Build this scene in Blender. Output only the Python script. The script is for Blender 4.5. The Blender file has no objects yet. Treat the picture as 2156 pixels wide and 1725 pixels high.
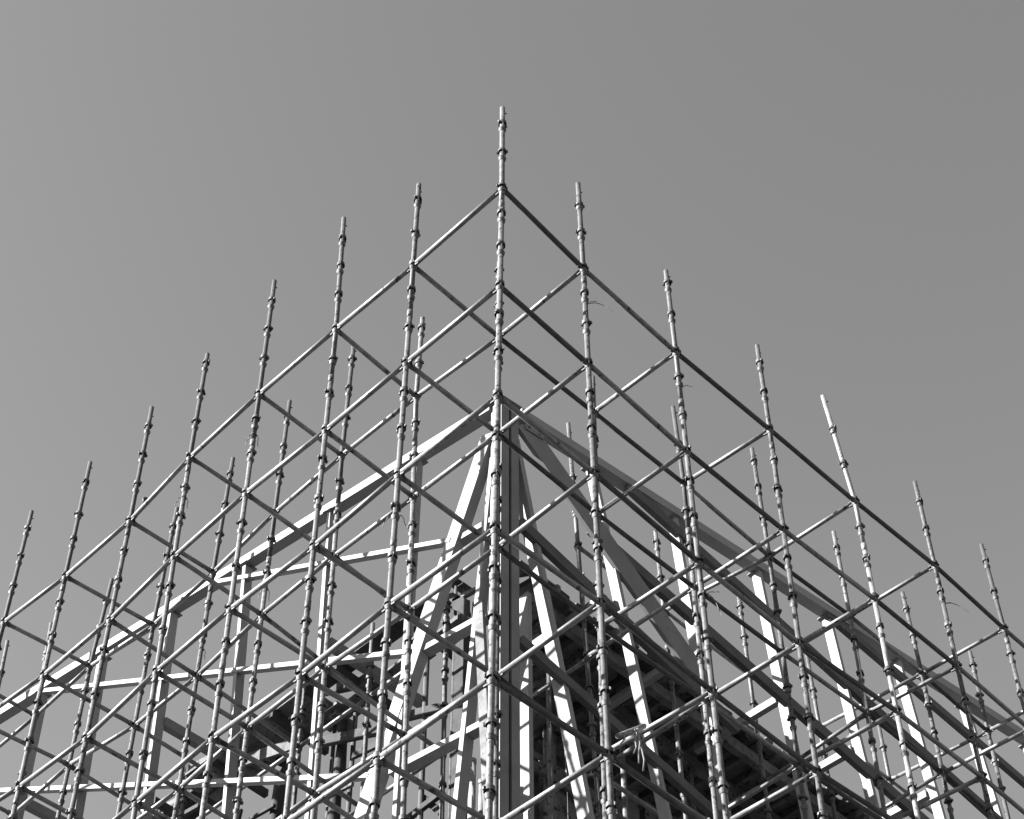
import bpy, bmesh, math, random
from mathutils import Vector, Matrix
random.seed(7)
R = math.radians
scn = bpy.context.scene
C = scn.collection

# ------------------------------------------------------------------ camera
cam_d = bpy.data.cameras.new('camera')
cam = bpy.data.objects.new('camera', cam_d); C.objects.link(cam)
cam_d.sensor_fit = 'HORIZONTAL'; cam_d.sensor_width = 36.0
cam_d.lens = 36.0 * 3840.24 / 2156.0
cam_d.shift_x = 42.307 / 2156.0
cam_d.shift_y = 591.137 / 2156.0
cam_d.clip_start = 0.1; cam_d.clip_end = 6000
YAW, PITCH, ROLL = R(45.8915), R(42.4546), R(0.52397)
fw = Vector((math.cos(PITCH)*math.cos(YAW), math.cos(PITCH)*math.sin(YAW), math.sin(PITCH)))
rt = Vector((math.sin(YAW), -math.cos(YAW), 0)); up = rt.cross(fw)
rx = rt*math.cos(ROLL) + up*math.sin(ROLL); uy = -rt*math.sin(ROLL) + up*math.cos(ROLL)
M = Matrix((rx, uy, -fw)).transposed().to_4x4(); M.translation = Vector((-6.3039, -6.4929, 1.6))
cam.matrix_world = M
scn.camera = cam

# ------------------------------------------------------------------ sky, sun, exposure (black and white photograph)
SUN_EL, SUN_AZ = 30.0, 148.0           # azimuth measured from +X towards +Y
sd = Vector((math.cos(R(SUN_EL))*math.cos(R(SUN_AZ)), math.cos(R(SUN_EL))*math.sin(R(SUN_AZ)), math.sin(R(SUN_EL))))
w = bpy.data.worlds.new('World'); scn.world = w; w.use_nodes = True
nt = w.node_tree; bg = nt.nodes['Background']
sky = nt.nodes.new('ShaderNodeTexSky'); sky.sky_type = 'NISHITA'; sky.sun_disc = False
sky.sun_elevation = R(SUN_EL); sky.sun_rotation = R(90.0 - SUN_AZ)
sky.air_density = 0.8; sky.dust_density = 0.4; sky.ozone_density = 1.0
bw = nt.nodes.new('ShaderNodeRGBToBW')
nt.links.new(sky.outputs['Color'], bw.inputs['Color']); nt.links.new(bw.outputs['Val'], bg.inputs['Color'])
bg.inputs['Strength'].default_value = 0.050
sun_d = bpy.data.lights.new('sun', 'SUN'); sun_d.energy = 4.5; sun_d.angle = R(0.53)
sun = bpy.data.objects.new('sun', sun_d); C.objects.link(sun)
sun.rotation_euler = sd.to_track_quat('Z', 'Y').to_euler()
scn.view_settings.view_transform = 'Standard'; scn.view_settings.look = 'None'
scn.view_settings.exposure = 2.56; scn.view_settings.gamma = 1.0; scn.view_settings.use_curve_mapping = False
scn.render.engine = 'CYCLES'

# ------------------------------------------------------------------ materials (all neutral greys)
def mat(name, lo, hi, rough=0.6, metal=0.0, scale=6.0, spots=None, spot_scale=30.0, spot_amt=0.0, bump=0.0, stretch=None, spec=0.5, spot_edge=0.06):
    m = bpy.data.materials.new(name); m.use_nodes = True
    t = m.node_tree; b = t.nodes['Principled BSDF']
    geo = t.nodes.new('ShaderNodeNewGeometry')
    src = geo.outputs['Position']
    if stretch:
        mp = t.nodes.new('ShaderNodeMapping'); mp.inputs['Scale'].default_value = stretch
        t.links.new(src, mp.inputs['Vector']); src = mp.outputs['Vector']
    n = t.nodes.new('ShaderNodeTexNoise'); n.inputs['Scale'].default_value = scale; n.inputs['Detail'].default_value = 6
    n.inputs['Roughness'].default_value = 0.65
    t.links.new(src, n.inputs['Vector'])
    r = t.nodes.new('ShaderNodeValToRGB')
    r.color_ramp.elements[0].position = 0.34; r.color_ramp.elements[0].color = (lo, lo, lo, 1)
    r.color_ramp.elements[1].position = 0.66; r.color_ramp.elements[1].color = (hi, hi, hi, 1)
    t.links.new(n.outputs['Fac'], r.inputs['Fac']); col = r.outputs['Color']
    if spots is not None:
        n2 = t.nodes.new('ShaderNodeTexNoise'); n2.inputs['Scale'].default_value = spot_scale; n2.inputs['Detail'].default_value = 4
        t.links.new(geo.outputs['Position'], n2.inputs['Vector'])
        r2 = t.nodes.new('ShaderNodeValToRGB')
        r2.color_ramp.elements[0].position = spot_amt; r2.color_ramp.elements[0].color = (0, 0, 0, 1)
        r2.color_ramp.elements[1].position = spot_amt + spot_edge; r2.color_ramp.elements[1].color = (1, 1, 1, 1)
        t.links.new(n2.outputs['Fac'], r2.inputs['Fac'])
        mx = t.nodes.new('ShaderNodeMix'); mx.data_type = 'RGBA'
        t.links.new(r2.outputs['Color'], mx.inputs['Factor']); t.links.new(col, mx.inputs['A'])
        mx.inputs['B'].default_value = (spots, spots, spots, 1); col = mx.outputs['Result']
    t.links.new(col, b.inputs['Base Color'])
    b.inputs['Roughness'].default_value = rough; b.inputs['Metallic'].default_value = metal
    b.inputs['Specular IOR Level'].default_value = spec
    if bump:
        bp = t.nodes.new('ShaderNodeBump'); bp.inputs['Strength'].default_value = bump; bp.inputs['Distance'].default_value = 0.004
        t.links.new(n.outputs['Fac'], bp.inputs['Height']); t.links.new(bp.outputs['Normal'], b.inputs['Normal'])
    return m
M_GALV = mat('galvanised_tube', 0.1, 0.18, 0.55, 0.6, 9.0, 0.035, 11.0, 0.64, 0.3, spot_edge=0.05)
M_STD = mat('standard_galvanised', 0.06, 0.11, 0.60, 0.5, 9.0, 0.022, 24.0, 0.60, 0.3, spec=0.3)
M_STD2 = mat('standard_weathered', 0.045, 0.085, 0.65, 0.4, 12.0, 0.015, 20.0, 0.57, 0.3, spec=0.3)
M_STD3 = mat('standard_splashed', 0.07, 0.13, 0.60, 0.4, 14.0, 0.03, 26.0, 0.58, 0.35, spec=0.3)
M_GALV2 = mat('weathered_tube', 0.095, 0.17, 0.62, 0.6, 12.0, 0.03, 9.0, 0.62, 0.3, spot_edge=0.05)
M_GALV3 = mat('splashed_tube', 0.11, 0.21, 0.58, 0.6, 14.0, 0.04, 12.0, 0.63, 0.35, spot_edge=0.05)
M_RUST_SHADE = mat('rusted_shaded_tube', 0.032, 0.06, 0.75, 0.2, 14.0, 0.06, 30.0, 0.62, 0.3, spec=0.2)  # rust on upper standards; on right-hand X ledgers the unlit tone as colour
M_PALE = mat('pale_new_tube', 0.13, 0.19, 0.55, 0.3, 10.0, 0.05, 30.0, 0.62, 0.2)
M_CUP = mat('cast_cup_iron', 0.035, 0.08, 0.65, 0.4, 40.0, None, bump=0.3)
M_CUPD = mat('rusty_cup_iron', 0.015, 0.04, 0.75, 0.1, 40.0, None, bump=0.3)
M_WHITE = mat('white_steel_paint', 0.155, 0.175, 0.6, 0.0, 3.0, 0.09, 22.0, 0.70, spec=0.25)
M_WHITE2 = mat('dusty_steel_paint', 0.105, 0.13, 0.6, 0.0, 4.0, 0.07, 18.0, 0.66, spec=0.3)
M_RAIL = mat('shaded_steel_rail', 0.045, 0.065, 0.65, 0.0, 5.0, 0.09, 14.0, 0.66, spec=0.25)  # darker copy of the frame paint, the rails' shade put into the colour
M_SEAM = mat('shaded_gap_steel', 0.02, 0.03, 0.8)  # near-black colour standing for the shade in the column gap
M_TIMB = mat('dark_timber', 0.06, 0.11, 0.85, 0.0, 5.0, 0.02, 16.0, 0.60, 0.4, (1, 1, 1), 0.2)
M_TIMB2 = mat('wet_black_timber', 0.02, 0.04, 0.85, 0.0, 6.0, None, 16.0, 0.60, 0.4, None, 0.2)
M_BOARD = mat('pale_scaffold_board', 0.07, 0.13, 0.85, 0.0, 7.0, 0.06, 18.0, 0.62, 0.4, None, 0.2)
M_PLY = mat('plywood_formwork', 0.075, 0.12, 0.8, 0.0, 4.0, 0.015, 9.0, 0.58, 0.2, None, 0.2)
M_WIRE = mat('tie_wire', 0.03, 0.05, 0.7)
M_ROPE = mat('pale_rope', 0.1, 0.16, 0.9)
M_CONC = mat('fibre_cement_pipe', 0.14, 0.18, 0.8, 0.0, 8.0)
M_GROUND = mat('compacted_site_ground', 0.035, 0.06, 0.95, 0.0, 0.6, 0.015, 3.0, 0.58)

# ------------------------------------------------------------------ mesh helpers
def tag(o, label, cat, group=None):
    o['label'] = label; o['category'] = cat
    if group: o['group'] = group
    return o
def obj(name, me, m, parent=None, loc=(0, 0, 0)):
    if m is not None and not me.materials: me.materials.append(m)
    o = bpy.data.objects.new(name, me); C.objects.link(o); o.location = loc
    if parent: o.parent = parent
    return o
def empty(name, loc):
    o = bpy.data.objects.new(name, None); C.objects.link(o); o.location = loc
    o.empty_display_size = 0.2
    return o
def frame_axes(d, ref=None):
    d = d.normalized()
    if ref is None: ref = Vector((0, 0, 1)) if abs(d.z) < 0.9 else Vector((1, 0, 0))
    u = (ref - d*ref.dot(d)).normalized()
    return d, u, d.cross(u)
def tube_mesh(name, pts, rads, seg=14, off=Vector((0, 0, 0)), cap=True):
    """swept tube through points, a radius at each; built relative to off"""
    pts = [Vector(p) - off for p in pts]
    if not isinstance(rads, (list, tuple)): rads = [rads]*len(pts)
    vs, fs = [], []
    d, u, v = frame_axes(pts[-1] - pts[0])
    for p, r in zip(pts, rads):
        for k in range(seg):
            a = 2*math.pi*k/seg
            vs.append(p + (u*math.cos(a) + v*math.sin(a))*r)
    n = len(pts)
    for i in range(n-1):
        for k in range(seg):
            k2 = (k+1) % seg
            fs.append((i*seg+k, i*seg+k2, (i+1)*seg+k2, (i+1)*seg+k))
    sides = len(fs)
    if cap:
        fs.append(tuple(range(seg-1, -1, -1))); fs.append(tuple((n-1)*seg+k for k in range(seg)))
    me = bpy.data.meshes.new(name); me.from_pydata(vs, [], fs); 
    me.polygons.foreach_set('use_smooth', [i < sides for i in range(len(fs))])
    me.update()
    return me
def box_mesh(name, p0, p1, a, b, ref, off=Vector((0, 0, 0)), bev=0.0, da=0.0, db=0.0):
    """bar from p0 to p1; a = size along ref (made square to the bar), b = size along the third axis"""
    p0, p1 = Vector(p0), Vector(p1)
    d, u, v = frame_axes(p1 - p0, Vector(ref))
    bm = bmesh.new(); vv = []
    for p in (p0, p1):
        for s, t in ((-1, -1), (1, -1), (1, 1), (-1, 1)):
            vv.append(bm.verts.new(p + u*(s*a/2 + da) + v*(t*b/2 + db) - off))
    for f in ((3, 2, 1, 0), (4, 5, 6, 7), (0, 1, 5, 4), (1, 2, 6, 5), (2, 3, 7, 6), (3, 0, 4, 7)):
        bm.faces.new([vv[i] for i in f])
    bmesh.ops.recalc_face_normals(bm, faces=bm.faces)
    if bev: bmesh.ops.bevel(bm, geom=list(bm.edges), offset=bev, segments=2, affect='EDGES', profile=0.6)
    me = bpy.data.meshes.new(name); bm.to_mesh(me); bm.free()
    return me
ORD = ['corner', 'first', 'second', 'third', 'fourth', 'fifth', 'sixth', 'seventh', 'eighth', 'ninth', 'tenth']
LIFT = ['top', 'second', 'third', 'fourth', 'fifth', 'sixth']

# ------------------------------------------------------------------ ground
g = bmesh.new()
for x, y in ((-1500, -1500), (1500, -1500), (1500, 1500), (-1500, 1500)): g.verts.new((x, y, 0))
g.faces.new(g.verts); gm = bpy.data.meshes.new('ground'); g.to_mesh(gm); g.free()
go = obj('ground', gm, M_GROUND); go['kind'] = 'structure'

# ------------------------------------------------------------------ scaffold standards
# (left index, right index, x, y, lean x, lean y, node heights of six lifts, top height); Z of reference level
ZR = 15.976
STD = [
(0, 0, 0.0, -0.062, 0.0, -0.0124, [15.925, 14.453, 13.003, 11.477, 9.992, 8.492], (0.0, -0.061, 17.298)),
(1, 0, -0.0, 1.111, -0.0, -0.0089, [15.947, 14.494, 13.016, 11.514, 9.969, 8.469], (0.0, 1.102, 17.306)),
(2, 0, 0.0, 2.215, 0.0, 0.0041, [16.036, 14.511, 12.966, 11.464, 9.964, 8.464], (0.0, 2.286, 18.014)),
(3, 0, 0.0, 3.392, 0.0, 0.0139, [16.099, 14.585, 13.024, 11.501, 10.001, 8.501], (0.0, 3.424, 18.061)),
(4, 0, -0.0, 4.519, -0.0, 0.0313, [16.071, 14.544, 12.982, 11.412, 9.912, 8.412], (0.0, 4.548, 17.834)),
(5, 0, 0.0, 5.516, 0.0, 0.0095, [15.877, 14.4, 12.829, 11.329, 9.829, 8.329], (0.0, 5.557, 17.804)),
(6, 0, -0.0, 6.709, -0.0, 0.026, [15.91, 14.412, 12.898, 11.398, 9.898, 8.398], (0.0, 6.763, 17.859)),
(7, 0, 0.0, 7.962, 0.0, 0.0, [16.089, 14.589, 13.089, 11.589, 10.089, 8.589], (0.0, 8.005, 17.991)),
(8, 0, 0.0, 8.938, 0.0, 0.0, [15.976, 14.476, 12.976, 11.476, 9.976, 8.476], (0.0, 8.938, 17.226)),
(9, 0, 0.0, 10.048, 0.0, 0.0, [15.976, 14.476, 12.976, 11.476, 9.976, 8.476], (0.0, 10.048, 17.226)),
(0, 1, 1.12, -0.0, -0.0047, -0.0, [15.898, 14.472, 13.027, 11.523, 10.002, 8.502], (1.1, 0.0, 17.308)),
(0, 2, 2.409, 0.0, -0.0085, 0.0, [15.837, 14.382, 12.933, 11.44, 9.94, 8.44], (2.379, 0.0, 17.145)),
(0, 3, 3.84, 0.0, 0.014, 0.0, [15.902, 14.406, 12.894, 11.392, 9.892, 8.392], (3.838, 0.0, 17.284)),
(0, 4, 5.246, 0.0, -0.0103, 0.0, [15.942, 14.51, 13.014, 11.514, 10.014, 8.514], (4.985, 0.0, 17.459)),
(0, 5, 6.686, 0.0, 0.0043, 0.0, [16.037, 14.524, 13.034, 11.534, 10.034, 8.534], (6.663, 0.0, 17.395)),
(0, 6, 7.992, 0.0, 0.0, 0.0, [15.977, 14.477, 12.977, 11.477, 9.977, 8.477], (7.958, 0.0, 17.332)),
(0, 7, 9.34, 0.0, 0.0, 0.0, [15.976, 14.476, 12.976, 11.476, 9.976, 8.476], (9.34, 0.0, 17.226)),
(0, 8, 10.7, 0.0, 0.0, 0.0, [15.976, 14.476, 12.976, 11.476, 9.976, 8.476], (10.7, 0.0, 17.226)),
(1, 1, 1.108, 1.103, 0.0, 0.0, [15.896, 14.456, 12.956, 11.456, 9.956, 8.456], (1.108, 1.103, 17.146)),
(2, 1, 1.108, 2.274, -0.0, 0.0227, [16.042, 14.507, 12.987, 11.487, 9.987, 8.487], (1.108, 2.243, 17.316)),
(3, 1, 1.108, 3.408, 0.0, 0.0165, [16.093, 14.56, 13.048, 11.548, 10.048, 8.548], (1.108, 3.387, 17.955)),
(4, 1, 1.108, 4.491, -0.0, 0.0017, [16.063, 14.532, 13.018, 11.518, 10.018, 8.518], (1.108, 4.485, 17.939)),
(5, 1, 1.108, 5.522, 0.0, 0.0, [15.914, 14.372, 12.872, 11.372, 9.872, 8.372], (1.108, 5.484, 17.785)),
(6, 1, 1.108, 6.592, 0.0, 0.0, [15.858, 14.358, 12.858, 11.358, 9.858, 8.358], (1.108, 6.543, 17.765)),
(7, 1, 1.108, 7.856, 0.0, 0.0, [16.066, 14.566, 13.066, 11.566, 10.066, 8.566], (1.108, 7.772, 17.453)),
(8, 1, 1.108, 8.938, 0.0, 0.0, [15.976, 14.476, 12.976, 11.476, 9.976, 8.476], (1.108, 9.112, 17.639)),
(9, 1, 1.108, 10.048, 0.0, 0.0, [15.976, 14.476, 12.976, 11.476, 9.976, 8.476], (1.108, 10.249, 18.111)),
(1, 2, 2.47, 1.13, 0.0189, -0.0, [15.978, 14.441, 12.937, 11.437, 9.937, 8.437], (2.48, 1.13, 16.55)),
(1, 3, 3.836, 1.13, 0.0, 0.0, [16.005, 14.461, 12.961, 11.461, 9.961, 8.461], (3.778, 1.13, 17.211)),
(1, 4, 5.228, 1.13, 0.0, 0.0, [15.944, 14.502, 13.002, 11.502, 10.002, 8.502], (5.178, 1.13, 17.689)),
(1, 5, 6.664, 1.13, 0.0, 0.0, [16.045, 14.583, 13.083, 11.583, 10.083, 8.583], (6.632, 1.13, 17.409)),
(1, 6, 8.029, 1.13, 0.0, 0.0, [16.055, 14.555, 13.055, 11.555, 10.055, 8.555], (7.966, 1.13, 17.353)),
(1, 7, 9.34, 1.13, 0.0, 0.0, [15.976, 14.476, 12.976, 11.476, 9.976, 8.476], (9.358, 1.13, 17.308)),]
def make_cups():
    def lathe(name, prof, m, seg=14):
        vs, fs = [], []
        for r, z in prof:
            for k in range(seg):
                a = 2*math.pi*k/seg; vs.append((r*math.cos(a), r*math.sin(a), z))
        for i in range(len(prof)-1):
            for k in range(seg):
                k2 = (k+1) % seg; fs.append((i*seg+k, i*seg+k2, (i+1)*seg+k2, (i+1)*seg+k))
        me = bpy.data.meshes.new(name); me.from_pydata(vs, [], fs)
        me.polygons.foreach_set('use_smooth', [True]*len(fs)); me.update(); me.materials.append(m)
        try: me.set_sharp_from_angle(angle=R(35))
        except Exception: pass
        return me
    # upper cup: a bell open below, with lugs; lower cup: a bowl welded to the tube
    tops, bots = [], []
    for m in (M_CUP, M_CUPD, M_STD2):
        me = lathe('top_cup', [(0.0245, 0.026), (0.031, 0.026), (0.038, 0.019), (0.0395, 0.0), (0.0405, -0.022), (0.0375, -0.024), (0.0355, -0.004), (0.0255, 0.010)], m)
        bm = bmesh.new(); bm.from_mesh(me)
        for q in range(2):
            a = q*math.pi + 0.4
            c = Vector((math.cos(a), math.sin(a), 0)); t = Vector((-c.y, c.x, 0)); vs = []
            for dr in (0.036, 0.052):
                for s in (-1, 1):
                    for z in (-0.024, 0.010 if dr < 0.05 else 0.0): vs.append(bm.verts.new(c*dr + t*s*0.009 + Vector((0, 0, z))))
            for f in ((0, 1, 3, 2), (4, 6, 7, 5), (0, 4, 5, 1), (2, 3, 7, 6), (1, 5, 7, 3), (0, 2, 6, 4)): bm.faces.new([vs[i] for i in f])
        bmesh.ops.recalc_face_normals(bm, faces=bm.faces)
        bm.to_mesh(me); bm.free(); tops.append(me)
        bots.append(lathe('bottom_cup', [(0.0245, -0.030), (0.029, -0.028), (0.035, -0.004), (0.037, 0.012), (0.034, 0.013), (0.031, 0.0), (0.0245, -0.006)], m))
    return tops, bots
TOPC, BOTC = make_cups()
POS = {}           # (i, j) -> function z -> point ; node heights
NODE = {}
TUBE_R = 0.02415
LIML = [5, 5, 5, 4, 4, 4, 3, 3, 2, 2]
LIMR = [5, 5, 5, 4, 4, 3, 3, 2, 1]
def lim(i, j):
    return min(LIML[min(i, 9)] if i < 20 else 4, LIMR[min(j, 8)] if j < 20 else 4)
def standard(key, x, y, kx, ky, zs, top, label, lowest, m, m_up=None):
    tp = Vector(top) if not isinstance(top, (int, float)) else Vector((x + kx*(top-ZR), y + ky*(top-ZR), top)); top = tp.z
    base = Vector((x + kx*(0-ZR)*0.35, y + ky*(0-ZR)*0.35, 0))
    n0 = Vector((x + kx*(zs[0]-ZR), y + ky*(zs[0]-ZR), zs[0]))
    f = lambda z: Vector((x + kx*(z-ZR), y + ky*(z-ZR), z)) if z <= zs[0] else n0.lerp(tp, (z-zs[0])/(tp.z-zs[0]))
    POS[key] = f; NODE[key] = zs
    root = empty('scaffold_standard', base)
    tag(root, label, 'scaffold pole', 'scaffold standards with cup joints')
    low = f(zs[-1] - 1.0)
    pts = [base, low]; z = low.z; rr = [TUBE_R, TUBE_R]
    # tube lengths joined by slightly thicker sleeves
    zz = top
    j0 = zs[0] - random.choice((0.20, 0.27, 0.70, 0.75, 0.78))
    obj('tube', tube_mesh('standard_tube', [base, low, f(j0)], TUBE_R, 16, base), m, root)
    obj('upper_tube', tube_mesh('standard_tube', [f(j0), f(zs[0]), f(top)], TUBE_R, 16, base), m_up or m, root)
    for zj in (j0, j0 - 3.0):
        if zj > lowest: obj('spigot_sleeve', tube_mesh('sleeve', [f(zj-0.05), f(zj+0.05)], 0.0272, 16, base), m, root)
    # cups every half metre
    cz = zs[0]
    levels = []
    k = 0
    while cz + 0.5*k < top - 0.22: levels.append((cz + 0.5*k, k == 0)); k += 1
    for l in range(len(zs)):
        a = zs[l]; b = zs[l+1] if l+1 < len(zs) else a - 1.5
        if l: levels.append((a, True))
        for s in (1, 2): levels.append((a + (b-a)*s/3.0, False))
    for z, used in levels:
        if z < lowest: continue
        p = f(z) - base
        t = random.random()
        mi = 0 if t < 0.50 else (1 if t < 0.80 else 2)
        bo = obj('bottom_cup', BOTC[2 if random.random() < 0.6 else 0], None, root, p + Vector((0, 0, -0.035 if used else -0.02)))
        bo.rotation_euler.z = random.uniform(0, 6)
        dz = 0.032 if used else random.choice((0.10, 0.11, 0.12, 0.105, 0.04))
        to = obj('top_cup', TOPC[mi], None, root, p + Vector((0, 0, dz)))
        to.rotation_euler = (random.uniform(-0.12, 0.12), random.uniform(-0.12, 0.12), random.uniform(0, 6))
    # locking pin near the top
    a = random.uniform(-1.2, 0.2)
    pz = top - random.uniform(0.08, 0.14)
    obj('locking_pin', tube_mesh('pin', [f(pz), f(pz) + Vector((math.cos(a)*0.04, math.sin(a)*0.04, 0))], 0.007, 8, base), M_CUPD, root)
    return root
def std_label(i, j):
    if (i, j) == (0, 0): return 'tall scaffold standard at the front corner, highest in the photo'
    if j == 0: return f'outer scaffold standard, {ORD[i]} to the left of the corner standard'
    if i == 0: return f'outer scaffold standard, {ORD[j]} to the right of the corner standard'
    if (i, j) == (1, 1): return 'inner scaffold standard hidden straight behind the front corner standard'
    if j == 1: return f'inner row scaffold standard behind the {ORD[i]} outer standard of the left face'
    return f'inner row scaffold standard behind the {ORD[j]} outer standard of the right face'
for (i, j, x, y, kx, ky, zs, top) in STD:
    m = random.choice((M_STD, M_STD, M_STD2, M_STD3))
    if (i, j) == (0, 0): m = M_STD3
    lo = zs[lim(i, j)] - 0.8
    mu = None
    if (i, j) in ((3, 0), (4, 0), (5, 0), (6, 0), (7, 0), (3, 1), (4, 1), (5, 1), (6, 1), (7, 1), (0, 6), (1, 3)): mu = M_RUST_SHADE
    if (i, j) in ((2, 0), (1, 0), (0, 5), (0, 3), (0, 1), (8, 1), (9, 1)): mu = M_STD2
    if (i, j) == (0, 4): m = mu = M_PALE
    if (i, j) in ((5, 0), (6, 1), (7, 0)): m = M_STD2
    standard((i, j), x, y, kx, ky, zs, top, std_label(i, j), lo, m, mu)
# third row, inside the steel frame on the right (index 30) and on the left (30)
R3X = {3: (3.80, -0.045, 18.14), 4: (5.20, -0.03, 17.42), 5: (6.70, -0.02, 17.43), 6: (8.02, -0.03, 17.32), 7: (9.42, -0.02, 17.19), 8: (10.8, 0, 17.2)}
for j, (x, kx, top) in R3X.items():
    zs = [16.13, 14.52, 13.02, 11.52, 10.02, 8.52]
    standard((30, j), x, 2.6, kx, 0, zs, top, f'rear scaffold standard inside the right frame, {ORD[j-2]} from the column', zs[LIMR[j]] - 0.6, random.choice((M_STD, M_STD3)))
L3Y = {3: (3.47, 15.62), 4: (4.66, 15.62), 5: (5.79, 15.6), 6: (6.85, 15.55), 7: (7.95, 15.55)}
for i, (y, top) in L3Y.items():
    zs = [15.05, 14.52, 13.02, 11.52, 10.02, 8.52]
    standard((i, 30), 2.68, y, 0, 0.01, zs, top, f'rear scaffold standard inside the left frame, {ORD[i-2]} from the column', zs[LIML[i]] - 0.4, random.choice((M_STD2, M_STD)))

# ------------------------------------------------------------------ ledgers and transoms
BLADE = None
def ledger(ka, kb, za, zb, label, name='scaffold_ledger', group='scaffold ledgers and transoms', m=None):
    pa, pb = POS[ka](za), POS[kb](zb)
    pa.z += random.uniform(-0.004, 0.004); pb.z += random.uniform(-0.004, 0.004)
    d = (pb - pa).normalized(); L = (pb - pa).length
    p0, p1 = pa + d*0.045, pb - d*0.045
    mid = (pa + pb)/2
    if m is None:
        m = random.choice((M_GALV, M_GALV3, M_GALV, M_GALV2)) if abs(d.y) > 0.7 else (random.choice((M_GALV2, M_GALV)) if pa.y > 1.6 or 'left' in label else random.choice((M_GALV2, M_RUST_SHADE, M_RUST_SHADE)))  # right-hand X tubes get darker materials, their shade put into the colour
    o = obj(name, tube_mesh('ledger_tube', [p0, p1], TUBE_R, 16, mid), m, None, mid)
    tag(o, label, 'scaffold tube', group)
    for p, s in ((pa, 1), (pb, -1)):
        obj('end_blade', box_mesh('blade', p + d*s*0.030, p + d*s*0.075, 0.066, 0.020, (0, 0, 1), mid, 0.003), M_CUP, o)
    return o
for l in range(6):
    for i in range(0, 9):
        a, b = (i, 0), (i+1, 0)
        if l <= max(lim(*a), lim(*b)):
            ledger(a, b, NODE[a][l], NODE[b][l], f'ledger of the left outer face, {LIFT[l]} lift from top, {ORD[i+1]} bay from corner', m=M_GALV3 if (l, i) == (2, 0) else None)
        if i >= 1 and l <= max(lim(i, 1), lim(i+1, 1)):
            a, b = (i, 1), (i+1, 1)
            ledger(a, b, NODE[a][l], NODE[b][l], f'ledger of the left inner row, {LIFT[l]} lift from top, {ORD[i+1]} bay from corner')
    for j in range(0, 8):
        a, b = (0, j), (0, j+1)
        if l <= max(lim(*a), lim(*b)):
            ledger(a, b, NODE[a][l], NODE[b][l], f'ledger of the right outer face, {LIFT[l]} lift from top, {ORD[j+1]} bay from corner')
        if 1 <= j < 7 and l <= max(lim(1, j), lim(1, j+1)):
            a, b = (1, j), (1, j+1)
            ledger(a, b, NODE[a][l], NODE[b][l], f'ledger of the right inner row, {LIFT[l]} lift from top, {ORD[j+1]} bay from corner')
    for i in range(1, 10):
        a, b = (i, 0), (i, 1)
        if l <= lim(*a):
            ledger(a, b, NODE[a][l], NODE[b][l], f'transom across the left scaffold at its {ORD[i]} standard, {LIFT[l]} lift from top', 'scaffold_transom')
    for j in range(1, 8):
        a, b = (0, j), (1, j)
        if l <= lim(*a):
            ledger(a, b, NODE[a][l], NODE[b][l], f'transom across the right scaffold at its {ORD[j]} standard, {LIFT[l]} lift from top', 'scaffold_transom')
    for j in range(3, 8):
        if l <= lim(1, j) and l < 4 and not (l == 0 and j == 3):
            ledger((1, j), (30, j), NODE[(1, j)][l], NODE[(30, j)][l], f'transom running inside the right frame at {ORD[j]} standard, {LIFT[l]} lift from top', 'scaffold_transom')
        if l in (0, 2) and l <= lim(1, j):
            ledger((30, j), (30, j+1), NODE[(30, j)][l], NODE[(30, j+1)][l], f'rear ledger inside the right frame, {LIFT[l]} lift, {ORD[j-2]} bay from column')
    for i in range(3, 8):
        if l in (1, 2, 3) and l <= lim(i, 1):
            ledger((i, 1), (i, 30), NODE[(i, 1)][l], NODE[(i, 30)][l], f'transom running inside the left frame at {ORD[i]} standard, {LIFT[l]} lift from top', 'scaffold_transom')
        if l in (1, 2, 3) and i < 7 and l <= lim(i, 1):
            ledger((i, 30), (i+1, 30), NODE[(i, 30)][l], NODE[(i+1, 30)][l], f'rear ledger inside the left frame, {LIFT[l]} lift, {ORD[i-2]} bay from column')

# ------------------------------------------------------------------ steel frame
ZT = ZR + 1.3
COL = Vector((2.374, 2.352, 0))
NL = Vector((1, 0.1239, 0)).normalized()     # inward normal of the left wall
NR = Vector((0.1017, 1, 0)).normalized()     # inward normal of the right wall
def PL(y, z): return Vector((-0.12390*y + 2.66522, y, ZR + z))
def PR(x, z): return Vector((x, -0.10171*x + 2.59302, ZR + z))
sf = empty('steel_frame', COL)
tag(sf, 'white painted steel frame with corner column, edge beams, posts and slanting braces', 'steel frame')
def member(name, pts_fn, p0, p1, t, n, rec, m=M_WHITE, bev=0.004):
    """bar in a wall plane: t wide in the plane, n deep inwards, its outer face rec behind the plane"""
    nrm = NL if pts_fn is PL else NR
    a, b = pts_fn(*p0) + nrm*(rec + n/2), pts_fn(*p1) + nrm*(rec + n/2)
    return obj(name, box_mesh(name, a, b, n, t, nrm, COL, bev), m, sf)
# corner column: two box sections with the gap's shade painted on a plate between them, cap plate
for x0, x1 in ((2.374, 2.480), (2.512, 2.612)):
    xm = (x0+x1)/2; p = PR(xm, 0)
    lo = PR(xm, 0) + NR*0.09; lo.z = 0; hi = PR(xm, 1.24) + NR*0.09
    obj('column_section', box_mesh('column_section', lo, hi, 0.18, x1-x0, NR, COL, 0.006), M_WHITE2, sf)
p = PR(2.496, 0) + NR*0.10; lo = p.copy(); lo.z = 0; hi = p.copy(); hi.z = ZR + 1.235
obj('column_gap_plate', box_mesh('column_gap_plate', lo, hi, 0.12, 0.034, NR, COL), M_SEAM, sf)
p = PR(2.494, 1.247) + NR*0.09
obj('cap_plate', box_mesh('cap_plate', p, p + Vector((0, 0, 0.014)), 0.24, 0.29, NR, COL, 0.002), M_WHITE, sf)
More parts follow.
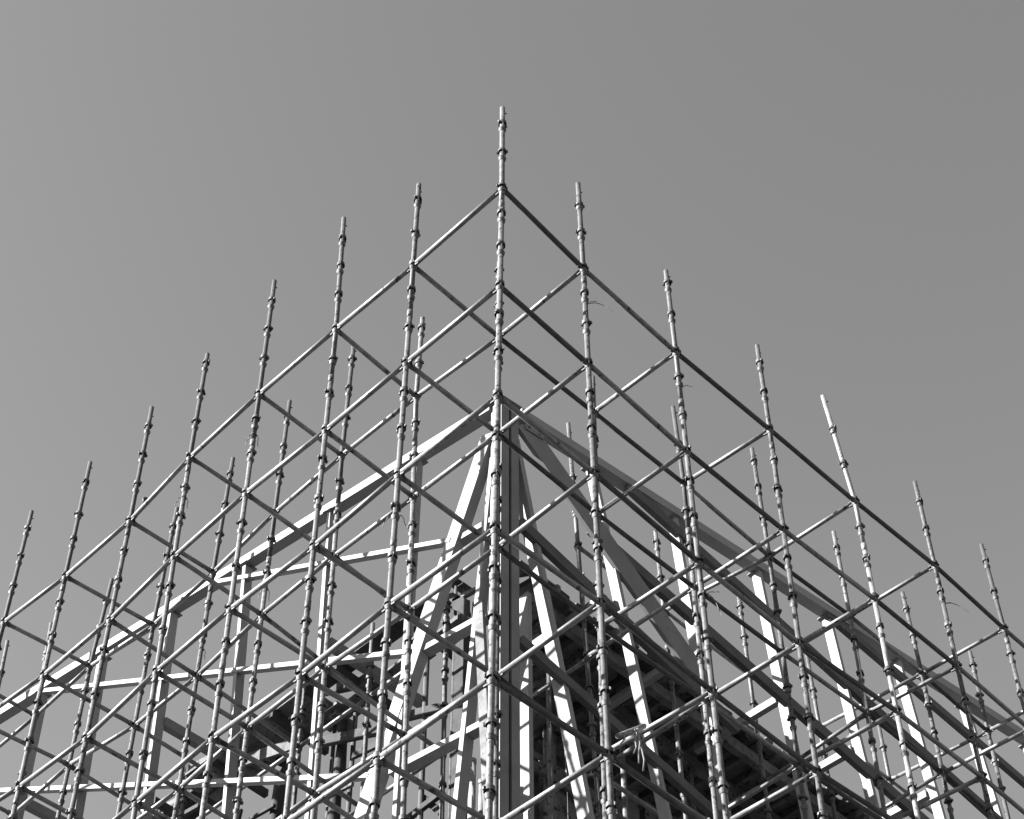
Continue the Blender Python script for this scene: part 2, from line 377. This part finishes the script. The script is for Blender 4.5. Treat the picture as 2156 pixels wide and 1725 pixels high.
# gusset plate with bolts under the right beam end
for fn, u0, u1 in ((PR, 2.70, 2.95),):
    nrm = NL if fn is PL else NR
    a, b = fn(u0, 1.07) + nrm*(-0.004), fn(u1, 1.07) + nrm*(-0.004)
    gp = obj('gusset_plate', box_mesh('gusset_plate', a, b, 0.010, 0.20, nrm, COL, 0.002), M_WHITE2, sf)
    for q in range(4):
        p = fn(u0 + 0.05 + (u1-u0-0.1)*(q % 2), 1.02 + 0.10*(q//2)) - nrm*0.008
        obj('bolt', tube_mesh('bolt', [p, p - nrm*0.016], 0.013, 6, COL), M_CUP, gp)
# edge beams
LE, RE = 11.4, 12.2
for nm, fn, s, e in (('edge_beam', PL, 2.52, LE), ('edge_beam', PR, 2.66, RE)):
    nrm = NL if fn is PL else NR
    dp = 0.135 if fn is PL else 0.14
    a, b = fn(s, 1.3-0.065) + nrm*dp/2, fn(e, 1.3-0.065) + nrm*dp/2
    obj(nm, box_mesh(nm, a, b, dp, 0.13, nrm, COL, 0.005), M_WHITE, sf)
# posts
ZB = -8.0
for k, (y0, z0, y1, z1) in enumerate([(3.57, .97, 3.60, -3.9), (4.86, 1.16, 4.78, -1.95), (6.19, 1.2, 5.99, -2.24), (7.43, 1.2, 7.31, -1.55), (8.66, 1.2, 8.53, -1.29), (9.76, 1.2, 9.70, -0.76), (10.9, 1.2, 10.85, -.8)]):
    s = (y1-y0)/(z1-z0); member('post', PL, (y0 + s*(1.172-z0), 1.172), (y0 + s*(ZB-z0), ZB), 0.052, 0.10 if k == 0 else 0.125, 0.020)
for k, (x0, z0, x1, z1) in enumerate([(3.72, 1.12, 4.49, -3.45), (4.965, 1.05, 5.14, -0.9), (6.29, 1.15, 6.53, -1.64), (7.47, 1.09, 7.68, -1.02), (8.72, 1.0, 8.95, -1.07), (9.96, 1.06, 10.14, -0.65), (11.2, 1.06, 11.37, -.65)]):
    s = (x1-x0)/(z1-z0); member('post', PR, (x0 + s*(1.172-z0), 1.172), (x0 + s*(ZB-z0), ZB), 0.05, 0.125, 0.030)
for po in [o for o in sf.children if o.name.split('.')[0] == 'post']:
    top = max((v.co for v in po.data.vertices), key=lambda c: c.z).z
    cs = [v.co for v in po.data.vertices if v.co.z > top - 0.06]
    c = sum(cs, Vector())/len(cs) + COL; c.z = ZR + 1.166
    left = c.y > c.x
    nrm = NL if left else NR
    obj('end_plate', box_mesh('end_plate', c - Vector((0, 0, 0.006)), c + Vector((0, 0, 0.003)), 0.19, 0.13, nrm, COL), M_WHITE2, po)
    al = Vector((-nrm.y, nrm.x, 0))
    for q in (-1, 1):
        p = c + al*0.048*q
        obj('bolt', tube_mesh('bolt', [p + Vector((0, 0, -0.024)), p + Vector((0, 0, -0.006))], 0.011, 6, COL), M_CUP, po)
# legs and braces by the corner
member('leg_brace', PL, (2.56, .80), (4.86, -6.2), 0.165, 0.13, 0.012)
member('leg_brace', PL, (2.50, .40), (3.13, -7.0), 0.055, 0.14, 0.028)
member('leg_brace', PR, (2.62, .78), (4.05, -7.0), 0.06, 0.16, 0.034)
member('diagonal_brace', PR, (2.70, 1.06), (5.20, -1.36), 0.30, 0.05, 0.006, M_WHITE2)
# slanting struts of the left wall, rungs next to the column
member('strut', PL, (3.02, -.55), (6.68, 1.17), 0.06, 0.075, 0.004)
member('strut', PL, (3.48, -1.86), (9.66, 1.12), 0.06, 0.075, 0.005)
member('strut', PL, (3.95, -3.22), (10.9, .10), 0.06, 0.075, 0.006)
for y0, y1, z in ((2.95, 2.52, -.55), (3.36, 2.58, -1.87), (3.72, 2.54, -3.27), (4.2, 2.56, -4.7)):
    member('rung', PL, (y0, z), (y1, z), 0.075, 0.12, 0.040)
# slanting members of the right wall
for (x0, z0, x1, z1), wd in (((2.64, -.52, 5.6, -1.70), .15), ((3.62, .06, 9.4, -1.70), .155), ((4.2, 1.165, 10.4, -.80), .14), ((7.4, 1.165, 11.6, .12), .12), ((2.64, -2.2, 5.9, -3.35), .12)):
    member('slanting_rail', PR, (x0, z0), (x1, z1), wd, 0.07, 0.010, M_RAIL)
# floor tie beams running inwards
for y, z in ((4.79, -.87), (7.345, -.60), (9.70, -.60)):
    a = PL(y, z) + NL*0.145; b = a + Vector((1.35, 0, 0)); obj('tie_beam', box_mesh('tie_beam', a, b, 0.13, 0.09, (0, 0, 1), COL, 0.004), M_WHITE2, sf)
for x, z in ((3.90, -.72), (5.10, -.80), (6.44, -.72), (7.63, -.80), (8.9, -.8), (10.1, -.8)):
    a = PR(x, z) + NR*0.16; b = a + Vector((0, 1.2, 0)); obj('tie_beam', box_mesh('tie_beam', a, b, 0.10, 0.08, (0, 0, 1), COL, 0.004), M_WHITE, sf)
# lower ring beams that carry the posts
for fn, s, e in ((PL, 2.55, LE), (PR, 2.66, RE)):
    nrm = NL if fn is PL else NR
    a, b = fn(s, ZB-0.09) + nrm*0.11, fn(e, ZB-0.09) + nrm*0.11
    obj('ring_beam', box_mesh('ring_beam', a, b, 0.2, 0.17, nrm, COL, 0.005), M_WHITE2, sf)
    for q in (s+3, s+6, e-0.2):
        a = fn(q, ZB-0.18) + nrm*0.11; b = a.copy(); b.z = 0
        obj('ground_post', box_mesh('ground_post', b, a, 0.15, 0.15, nrm, COL, 0.005), M_WHITE2, sf)
# rear posts behind the column
obj('rear_post', box_mesh('rear_post', (3.12, 2.745, 0), (3.12, 2.745, ZR-0.98), 0.06, 0.12, (1, 0, 0), COL, 0.004), M_WHITE, sf)
obj('outer_prop', box_mesh('outer_prop', (2.10, 2.06, ZR-6.9), (2.10, 2.36, ZR-2.08), 0.04, 0.11, (1, 0, 0), COL, 0.003), M_BOARD, sf)

# ------------------------------------------------------------------ formwork deck inside the right wing
ZD = ZR - 0.62
dk = empty('formwork_deck', (6.5, 3.0, 0))
tag(dk, 'dark plywood formwork deck on timber bearers, seen from below behind the right frame', 'formwork deck')
DO = Vector((6.5, 3.0, 0))
# bearers along X, mitred at the diagonal
nb = 0
for y in [2.95 + 0.55*k for k in range(9)]:
    x0 = y + 0.30 + random.uniform(-0.05, 0.08)
    obj('bearer', box_mesh('bearer', (x0, y, ZD-0.09), (12.4, y, ZD-0.09), 0.16, 0.09, (0, 0, 1), DO, 0.004), M_TIMB, dk)
x = 3.25
k = 0
while x < 12.4:
    y0 = 2.72 + random.uniform(-0.07, 0.10); y1 = min(7.6, x - 0.24)
    if y1 > y0 + 0.15:
        z = ZD + 0.045 + random.uniform(-0.004, 0.006)
        obj('joist', box_mesh('joist', (x, y0, z), (x + random.uniform(-.03, .03), y1, z), 0.10, 0.06, (0, 0, 1), DO, 0.003), M_TIMB if k % 3 else M_TIMB2, dk)
    x += 0.30 + random.uniform(-0.05, 0.05); k += 1
for ix in range(15):
    for iy in range(5):
        x0 = 3.05 + ix*0.62; y0 = 2.80 + iy*0.95
        x1 = x0 + 0.612; y1 = y0 + 0.94
        ya = y0 + (random.uniform(-0.06, 0.05) if iy == 0 else 0)
        # cut by the mitre line x - y = 0.25
        if x0 - ya < 0.25:
            if x1 - ya < 0.35: continue
            xs = max(x0, ya + 0.25); ym = min(y1, x1 - 0.25)
            poly = [(xs, ya), (x1, ya), (x1, ym)]
            if ym >= y1 - 1e-4 and x1 - 0.25 > y1: poly = [(xs, ya), (x1, ya), (x1, y1), (max(x0, y1+0.25), y1)]
        elif x0 - y1 < 0.25:
            poly = [(x0, ya), (x1, ya), (x1, min(y1, x1-0.25))]
            if x1 - 0.25 > y1: poly += [(y1 + 0.25, y1)]
            poly += [(x0, x0 - 0.25)]
        else: poly = [(x0, ya), (x1, ya), (x1, y1), (x0, y1)]
        z = ZD + 0.105 + random.uniform(-0.003, 0.003)
        bm = bmesh.new()
        lo = [bm.verts.new(Vector((a, b, z)) - DO) for a, b in poly]; hi = [bm.verts.new(Vector((a, b, z+0.021)) - DO) for a, b in poly]
        bm.faces.new(lo[::-1]); bm.faces.new(hi); n = len(poly)
        for q in range(n): bm.faces.new((lo[q], lo[(q+1) % n], hi[(q+1) % n], hi[q]))
        bmesh.ops.recalc_face_normals(bm, faces=bm.faces)
        me = bpy.data.meshes.new('plywood_panel'); bm.to_mesh(me); bm.free()
        obj('plywood_panel', me, M_PLY, dk)
# edge boards and odd ends standing above the deck edge
for q in range(26):
    x = 3.3 + q*0.34 + random.uniform(-.1, .1)
    h = random.uniform(0.02, 0.09)
    obj('edge_block', box_mesh('edge_block', (x, 2.80, ZD+0.13), (x+random.uniform(.06, .22), 2.80+random.uniform(-.02, .02), ZD+0.13), h, 0.05, (0, 0, 1), DO, 0.003), M_TIMB2 if q % 2 else M_TIMB, dk)

# wall of dark boards standing under the deck
bw_ = empty('board_wall', (6.5, 4.25, 0)); BO = Vector((6.5, 4.25, 0))
tag(bw_, 'dark upright board wall in the shade under the formwork deck', 'board wall')
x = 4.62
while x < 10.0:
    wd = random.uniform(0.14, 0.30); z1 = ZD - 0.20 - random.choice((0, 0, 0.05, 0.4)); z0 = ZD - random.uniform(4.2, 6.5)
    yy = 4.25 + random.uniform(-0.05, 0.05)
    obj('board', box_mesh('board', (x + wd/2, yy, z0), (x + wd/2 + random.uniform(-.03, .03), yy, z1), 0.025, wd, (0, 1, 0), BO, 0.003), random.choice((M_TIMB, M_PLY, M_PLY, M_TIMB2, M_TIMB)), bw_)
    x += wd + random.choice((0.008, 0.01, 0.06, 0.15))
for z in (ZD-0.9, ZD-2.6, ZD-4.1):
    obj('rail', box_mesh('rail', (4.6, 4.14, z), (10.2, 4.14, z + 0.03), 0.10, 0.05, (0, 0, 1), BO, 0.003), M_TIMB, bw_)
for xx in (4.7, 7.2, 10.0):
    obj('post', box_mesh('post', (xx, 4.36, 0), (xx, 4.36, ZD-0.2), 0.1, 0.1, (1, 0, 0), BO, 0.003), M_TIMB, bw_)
# props under the deck
def prop(x, y, z0, z1, label, m, r=0.03, name='formwork_prop'):
    e = empty(name, (x, y, z0)); off = Vector((x, y, z0))
    tag(e, label, 'prop', 'props under the formwork')
    obj('tube', tube_mesh('prop_tube', [(x, y, z0), (x, y, z1)], r, 12, off), m, e)
    zc = (z0+z1)/2 + (z1-z0)*0.28
    obj('collar', tube_mesh('prop_collar', [(x, y, zc-0.05), (x, y, zc+0.05)], r*1.5, 12, off), M_CUPD, e)
    obj('head_plate', box_mesh('head_plate', (x, y, z1), (x, y, z1+0.01), 0.14, 0.14, (1, 0, 0), off), M_CUP, e)
    return e
cols = {0: 'nearest the frame', 1: 'in the middle row', 2: 'in the rear row'}
for c, y in enumerate((3.50, 4.60, 5.70)):
    n = 0
    for x in [y + 0.75 + 1.15*k for k in range(5 - c)]:
        n += 1
        prop(x + random.uniform(-.05, .05), y, 0, ZD-0.18, f'shaded prop under the dark deck, {cols[c]}, {ORD[n]} from the column', random.choice((M_GALV2, M_GALV, M_TIMB)))

# ------------------------------------------------------------------ board walkway and timber posts inside the left wing
wk = empty('board_walkway', (3.0, 6.5, 0)); WO = Vector((3.0, 6.5, 0))
tag(wk, 'narrow dark timber board walkway behind the left steel frame', 'walkway')
ZW = ZR - 0.60
y = 3.75
k = 0
while y < 9.6:
    L = random.uniform(1.7, 2.6)
    for q, x in enumerate((2.78, 3.0, 3.22)):
        if random.random() < 0.24: continue
        a = (x, y + random.uniform(-.2, .2), ZW + 0.02*q + random.uniform(0, .03)); b = (x + random.uniform(-.07, .07), y + L, ZW + 0.02*q + random.uniform(-.01, .05))
        obj('board', box_mesh('board', a, b, 0.04, 0.2, (0, 0, 1), WO, 0.004), random.choice((M_TIMB, M_TIMB2, M_BOARD)), wk)
    y += L*0.86
for y in (4.1, 5.2, 6.3, 7.4, 8.5, 9.4):
    obj('joist', box_mesh('joist', (2.62, y, ZW-0.08), (3.5, y+0.05, ZW-0.08), 0.10, 0.07, (0, 0, 1), WO, 0.004), M_TIMB2, wk)
# rough timber posts
def rough_post(x, y, z0, z1, r, label):
    e = empty('timber_post', (x, y, z0)); off = Vector((x, y, z0))
    tag(e, label, 'timber post', 'rough timber posts in the left wing')
    n = 46; pts, rr = [], []
    for k in range(n):
        t = k/(n-1.0); z = z0 + (z1-z0)*t
        pts.append((x + 0.012*math.sin(z*3.1) + random.uniform(-.006, .006), y + 0.015*math.sin(z*2.3+1), z)); rr.append(r*(1.08-0.12*t) + random.uniform(-.007, .007))
    obj('trunk', tube_mesh('rough_trunk', pts, rr, 9, off), M_TIMB2, e)
    obj('wedge', box_mesh('wedge', (x-0.16, y, z1+0.03), (x+0.16, y, z1+0.03), 0.06, 0.12, (0, 0, 1), off, 0.004), M_TIMB, e)
    return e
rough_post(3.25, 5.78, 0, ZW-0.15, 0.068, 'rough black timber post under the board walkway, nearer the column')
rough_post(3.20, 6.80, 0, ZW-0.15, 0.075, 'rough black timber post under the board walkway, farther left')
prop(3.3, 5.98, 0, ZW-0.05, 'thin dark prop left of the nearer rough timber post', M_CUPD, 0.024)
prop(3.3, 5.62, 0, ZW-0.05, 'thin dark prop right of the nearer rough timber post', M_CUPD, 0.028)
prop(3.0, 4.1, 0, ZR-1.0, 'dark prop between the leaning white leg and the column', M_CUPD, 0.03)
prop(2.95, 3.62, 0, ZR-0.3, 'slim black prop just left of the column', M_CUPD, 0.018)
prop(3.02, 3.58, 0, ZR-0.35, 'slim pale prop just left of the column', M_GALV, 0.014)
def board(p0, p1, w_, t_, label, m, name='timber_board', ref=(0, 0, 1)):
    p0, p1 = Vector(p0), Vector(p1); mid = (p0+p1)/2
    o = obj(name, box_mesh(name, p0, p1, w_, t_, ref, mid, 0.004), m, None, mid)
    return tag(o, label, 'board', 'loose boards in the left wing')
board((3.1, 5.95, 14.95), (3.1, 4.75, 14.42), 0.13, 0.05, 'dark board slung level between the rough timber post and the white leg', M_TIMB2)
board((2.9, 5.10, 14.12), (2.9, 4.60, 14.02), 0.09, 0.04, 'short dark board low beside the white leg', M_TIMB2)
board((3.0, 4.35, 14.27), (3.0, 3.80, 14.05), 0.11, 0.05, 'dark board between the leaning white leg and the column', M_TIMB2)
board((2.9, 7.1, 15.25), (2.9, 6.2, 14.95), 0.16, 0.04, 'dark board with pale top edge left of the rough posts', M_TIMB)
board((3.0, 9.3, 14.9), (3.0, 7.2, 14.55), 0.18, 0.04, 'long dark board at the lower left behind the scaffold', M_TIMB2)
board((2.9, 7.4, 14.35), (3.6, 6.5, 14.35), 0.10, 0.04, 'sloping pale board under the left walkway', M_BOARD)
# squared black timber and loose boards behind the leaning leg
e = empty('timber_post', (3.0, 3.5, 0)); tag(e, 'squared black timber post between the second white leg and the column', 'timber post', 'rough timber posts in the left wing')
o3 = Vector((3.0, 3.5, 0))
obj('trunk', box_mesh('squared_trunk', (3.0, 3.43, 0), (3.0, 3.55, 15.0), 0.12, 0.15, (1, 0, 0), o3, 0.008), M_TIMB2, e)
obj('wedge', box_mesh('wedge', (2.86, 3.55, 15.03), (3.2, 3.55, 15.03), 0.06, 0.13, (0, 0, 1), o3, 0.004), M_TIMB, e)
for q, (pa, pb, w_, t_, m, lb) in enumerate((
    ((3.0, 7.05, 15.72), (3.0, 6.30, 15.58), .15, .05, M_TIMB, 'grey-topped board standing on edge at the far end of the walkway pile'),
    ((3.0, 5.80, 15.60), (3.0, 5.00, 15.22), .17, .06, M_TIMB2, 'thick black board at the near end of the walkway pile'),
    ((3.1, 7.15, 14.52), (3.1, 6.70, 14.47), .04, .04, M_TIMB2, 'thin black batten low beside the farther rough post'),
    ((3.1, 5.50, 14.23), (3.1, 5.10, 14.15), .05, .04, M_TIMB2, 'thin black batten at the foot of the nearer rough post'),
    ((2.9, 8.45, 15.12), (2.9, 7.85, 15.04), .06, .05, M_TIMB2, 'black pole end at the lower left under the walkway'),
    ((3.0, 4.35, 12.86), (3.0, 3.85, 12.91), .07, .05, M_TIMB2, 'black board rising to the right at the bottom between the legs'),
    ((3.05, 4.15, 13.10), (3.05, 3.85, 12.72), .07, .05, M_TIMB2, 'black board falling to the right at the bottom between the legs'),
    ((3.0, 5.75, 13.93), (3.0, 5.20, 13.85), .05, .04, M_TIMB, 'dark batten at the bottom beside the leaning leg'),
    ((3.0, 8.50, 15.98), (3.0, 7.95, 15.88), .10, .04, M_TIMB, 'dark board lying high on the far left walkway'),
    ((3.0, 7.15, 15.36), (3.0, 6.50, 14.78), .10, .05, M_TIMB2, 'black board sloping down under the middle of the walkway'),
    ((2.9, 3.68, 15.46), (2.9, 3.22, 14.92), .16, .05, M_TIMB2, 'black board sloping down just left of the column'),
    ((2.9, 3.60, 15.36), (2.9, 3.15, 15.27), .05, .05, M_BOARD, 'pale batten above the black sloping board beside the column'),
    ((3.1, 6.75, 15.42), (3.1, 7.35, 15.52), .09, .04, M_TIMB, 'dark board with light top edge in the walkway pile'),
    ((3.0, 9.15, 15.63), (3.0, 8.50, 15.54), .10, .05, M_BOARD, 'pale board end at the far left of the walkway'))):
    board(pa, pb, w_, t_, lb, m)
# tubes running on inwards under the deck
for j in (3, 4, 5):
    pa = POS[(30, j)](NODE[(30, j)][1]); pb = pa + Vector((0, 1.5, 0)); mid = (pa + pb)/2
    o = obj('scaffold_transom', tube_mesh('ledger_tube', [pa + Vector((0.05, -0.12, 0.03)), pb + Vector((0.05, 0, 0.03))], TUBE_R, 16, mid), M_GALV2, None, mid)
    tag(o, f'loose tube running inwards under the dark deck, {ORD[j-2]} from the column', 'scaffold tube', 'scaffold ledgers and transoms')
# two stub pipes at the foot of the column
for x, y, zt, m, lb in ((2.70, 3.05, 12.71, M_CONC, 'white upright pipe with open top at lower left of column'), (2.70, 2.91, 12.37, M_GALV2, 'grey upright pipe with shorter top beside the white pipe')):
    e = empty('upright_pipe', (x, y, 0)); tag(e, lb, 'pipe', 'upright pipes by the column')
    off = Vector((x, y, 0))
    obj('pipe', tube_mesh('pipe', [(x, y, 0), (x, y, zt)], 0.036, 16, off), m, e)
    obj('pipe_rim', tube_mesh('pipe_rim', [(x, y, zt-0.05), (x, y, zt+0.004)], 0.040, 16, off), m, e)

# ------------------------------------------------------------------ small things tied to the scaffold
def wire(key, z, tails, label):
    p = POS[key](z); bm = bmesh.new()
    vs, fs = [], []
    def sweep(pts, r):
        n0 = len(vs); seg = 5
        for i, q in enumerate(pts):
            d = (pts[min(i+1, len(pts)-1)] - pts[max(i-1, 0)]); d, u, v = frame_axes(d)
            for k in range(seg):
                a = 2*math.pi*k/seg; vs.append(q + (u*math.cos(a) + v*math.sin(a))*r)
        for i in range(len(pts)-1):
            for k in range(seg): fs.append((n0+i*seg+k, n0+i*seg+(k+1) % seg, n0+(i+1)*seg+(k+1) % seg, n0+(i+1)*seg+k))
    for turn in range(2):
        sweep([Vector((0.028*math.cos(a*0.5), 0.028*math.sin(a*0.5), turn*0.008 + 0.004*math.sin(a))) for a in range(14)], 0.0035)
    for (dx, dy, L, drop) in tails:
        pts = []
        for k in range(7):
            t = k/6.0; pts.append(Vector((dx*(0.026 + L*t) + 0.006*math.sin(k*2.1), dy*(0.026 + L*t), -drop*t*t + 0.02*math.sin(t*3.1))))
        sweep(pts, 0.0035)
    me = bpy.data.meshes.new('tie_wire'); me.from_pydata(vs, [], fs); me.update(); bm.free()
    o = obj('tie_wire', me, M_WIRE, None, p)
    return tag(o, label, 'wire', 'tie wires on the standards')
s2 = 0.7071
wire((3, 0), 15.45, [(-s2, s2, .04, .16), (s2, -s2, .03, .17)], 'two-tailed wire tie on the third outer standard of the left face')
wire((4, 0), 15.42, [(-s2, s2, .05, .12), (s2, -s2, .03, .15)], 'two-tailed wire tie on the fourth outer standard of the left face')
wire((1, 0), 12.52, [(-s2, s2, .07, .14), (s2, -s2, .06, .12)], 'two-tailed wire tie on the first outer standard of the left face')
wire((4, 1), 14.9, [(-s2, s2, .03, .14), (s2, -s2, .03, .17)], 'two-tailed wire tie on an inner standard of the left side')
wire((0, 1), 15.36, [(s2, -s2, .22, .12), (s2, -s2, .08, -.03)], 'long wire tail sticking out from the first outer standard right of corner')
wire((0, 2), 15.31, [(s2, -s2, .09, .0)], 'short stiff wire on the second outer standard right of corner')
wire((0, 2), 12.55, [(s2, -s2, .12, .26), (s2, -s2, .12, -.02)], 'long drooping wire low on the second outer standard right of corner')
wire((0, 5), 15.45, [(s2, -s2, .22, .14), (s2, -s2, .10, .02)], 'long wire tail on the fifth outer standard right of corner')
wire((5, 1), 14.75, [(s2, -s2, .03, .14)], 'single wire tail on the inner standard behind the fifth left standard')
# stub tube clamped at the fifth left node
p0, p1 = Vector((0.06, 5.56, 15.99)), Vector((0.02, 5.30, 16.02))
cl = empty('tube_coupler', p0); tag(cl, 'short black tube coupler with flanged end at the fifth left standard', 'coupler')
obj('stub_tube', tube_mesh('stub', [p0, p1], 0.02, 12, p0), M_CUPD, cl)
obj('flange', tube_mesh('flange', [p1, p1 + (p1-p0).normalized()*0.03], 0.045, 10, p0), M_CUPD, cl)
# offcuts lashed with rope at the low right ledger
p0, p1 = Vector((1.22, -0.03, 10.20)), Vector((1.53, -0.03, 10.49))
lash = empty('lashed_offcut', p0); tag(lash, 'short pole offcut lashed with pale rope above the low right ledger', 'pole')
obj('pole', tube_mesh('offcut_pole', [p0, p1], 0.02, 10, p0), M_GALV3, lash)
for q, (t, dz) in enumerate(((0.15, .15), (0.55, .22), (0.62, .30), (0.66, .36))):
    a = p0.lerp(p1, t); b = a + Vector((0.03*(q-1), 0.0, -dz))
    pts = [a + Vector((0, -0.022, 0)), a.lerp(b, .4) + Vector((0.01*(-1)**q, -0.03, 0)), a.lerp(b, .75) + Vector((-0.01*(-1)**q, -0.02, 0)), b]
    obj('rope', tube_mesh('rope', pts, 0.007, 6, p0), M_ROPE, lash)
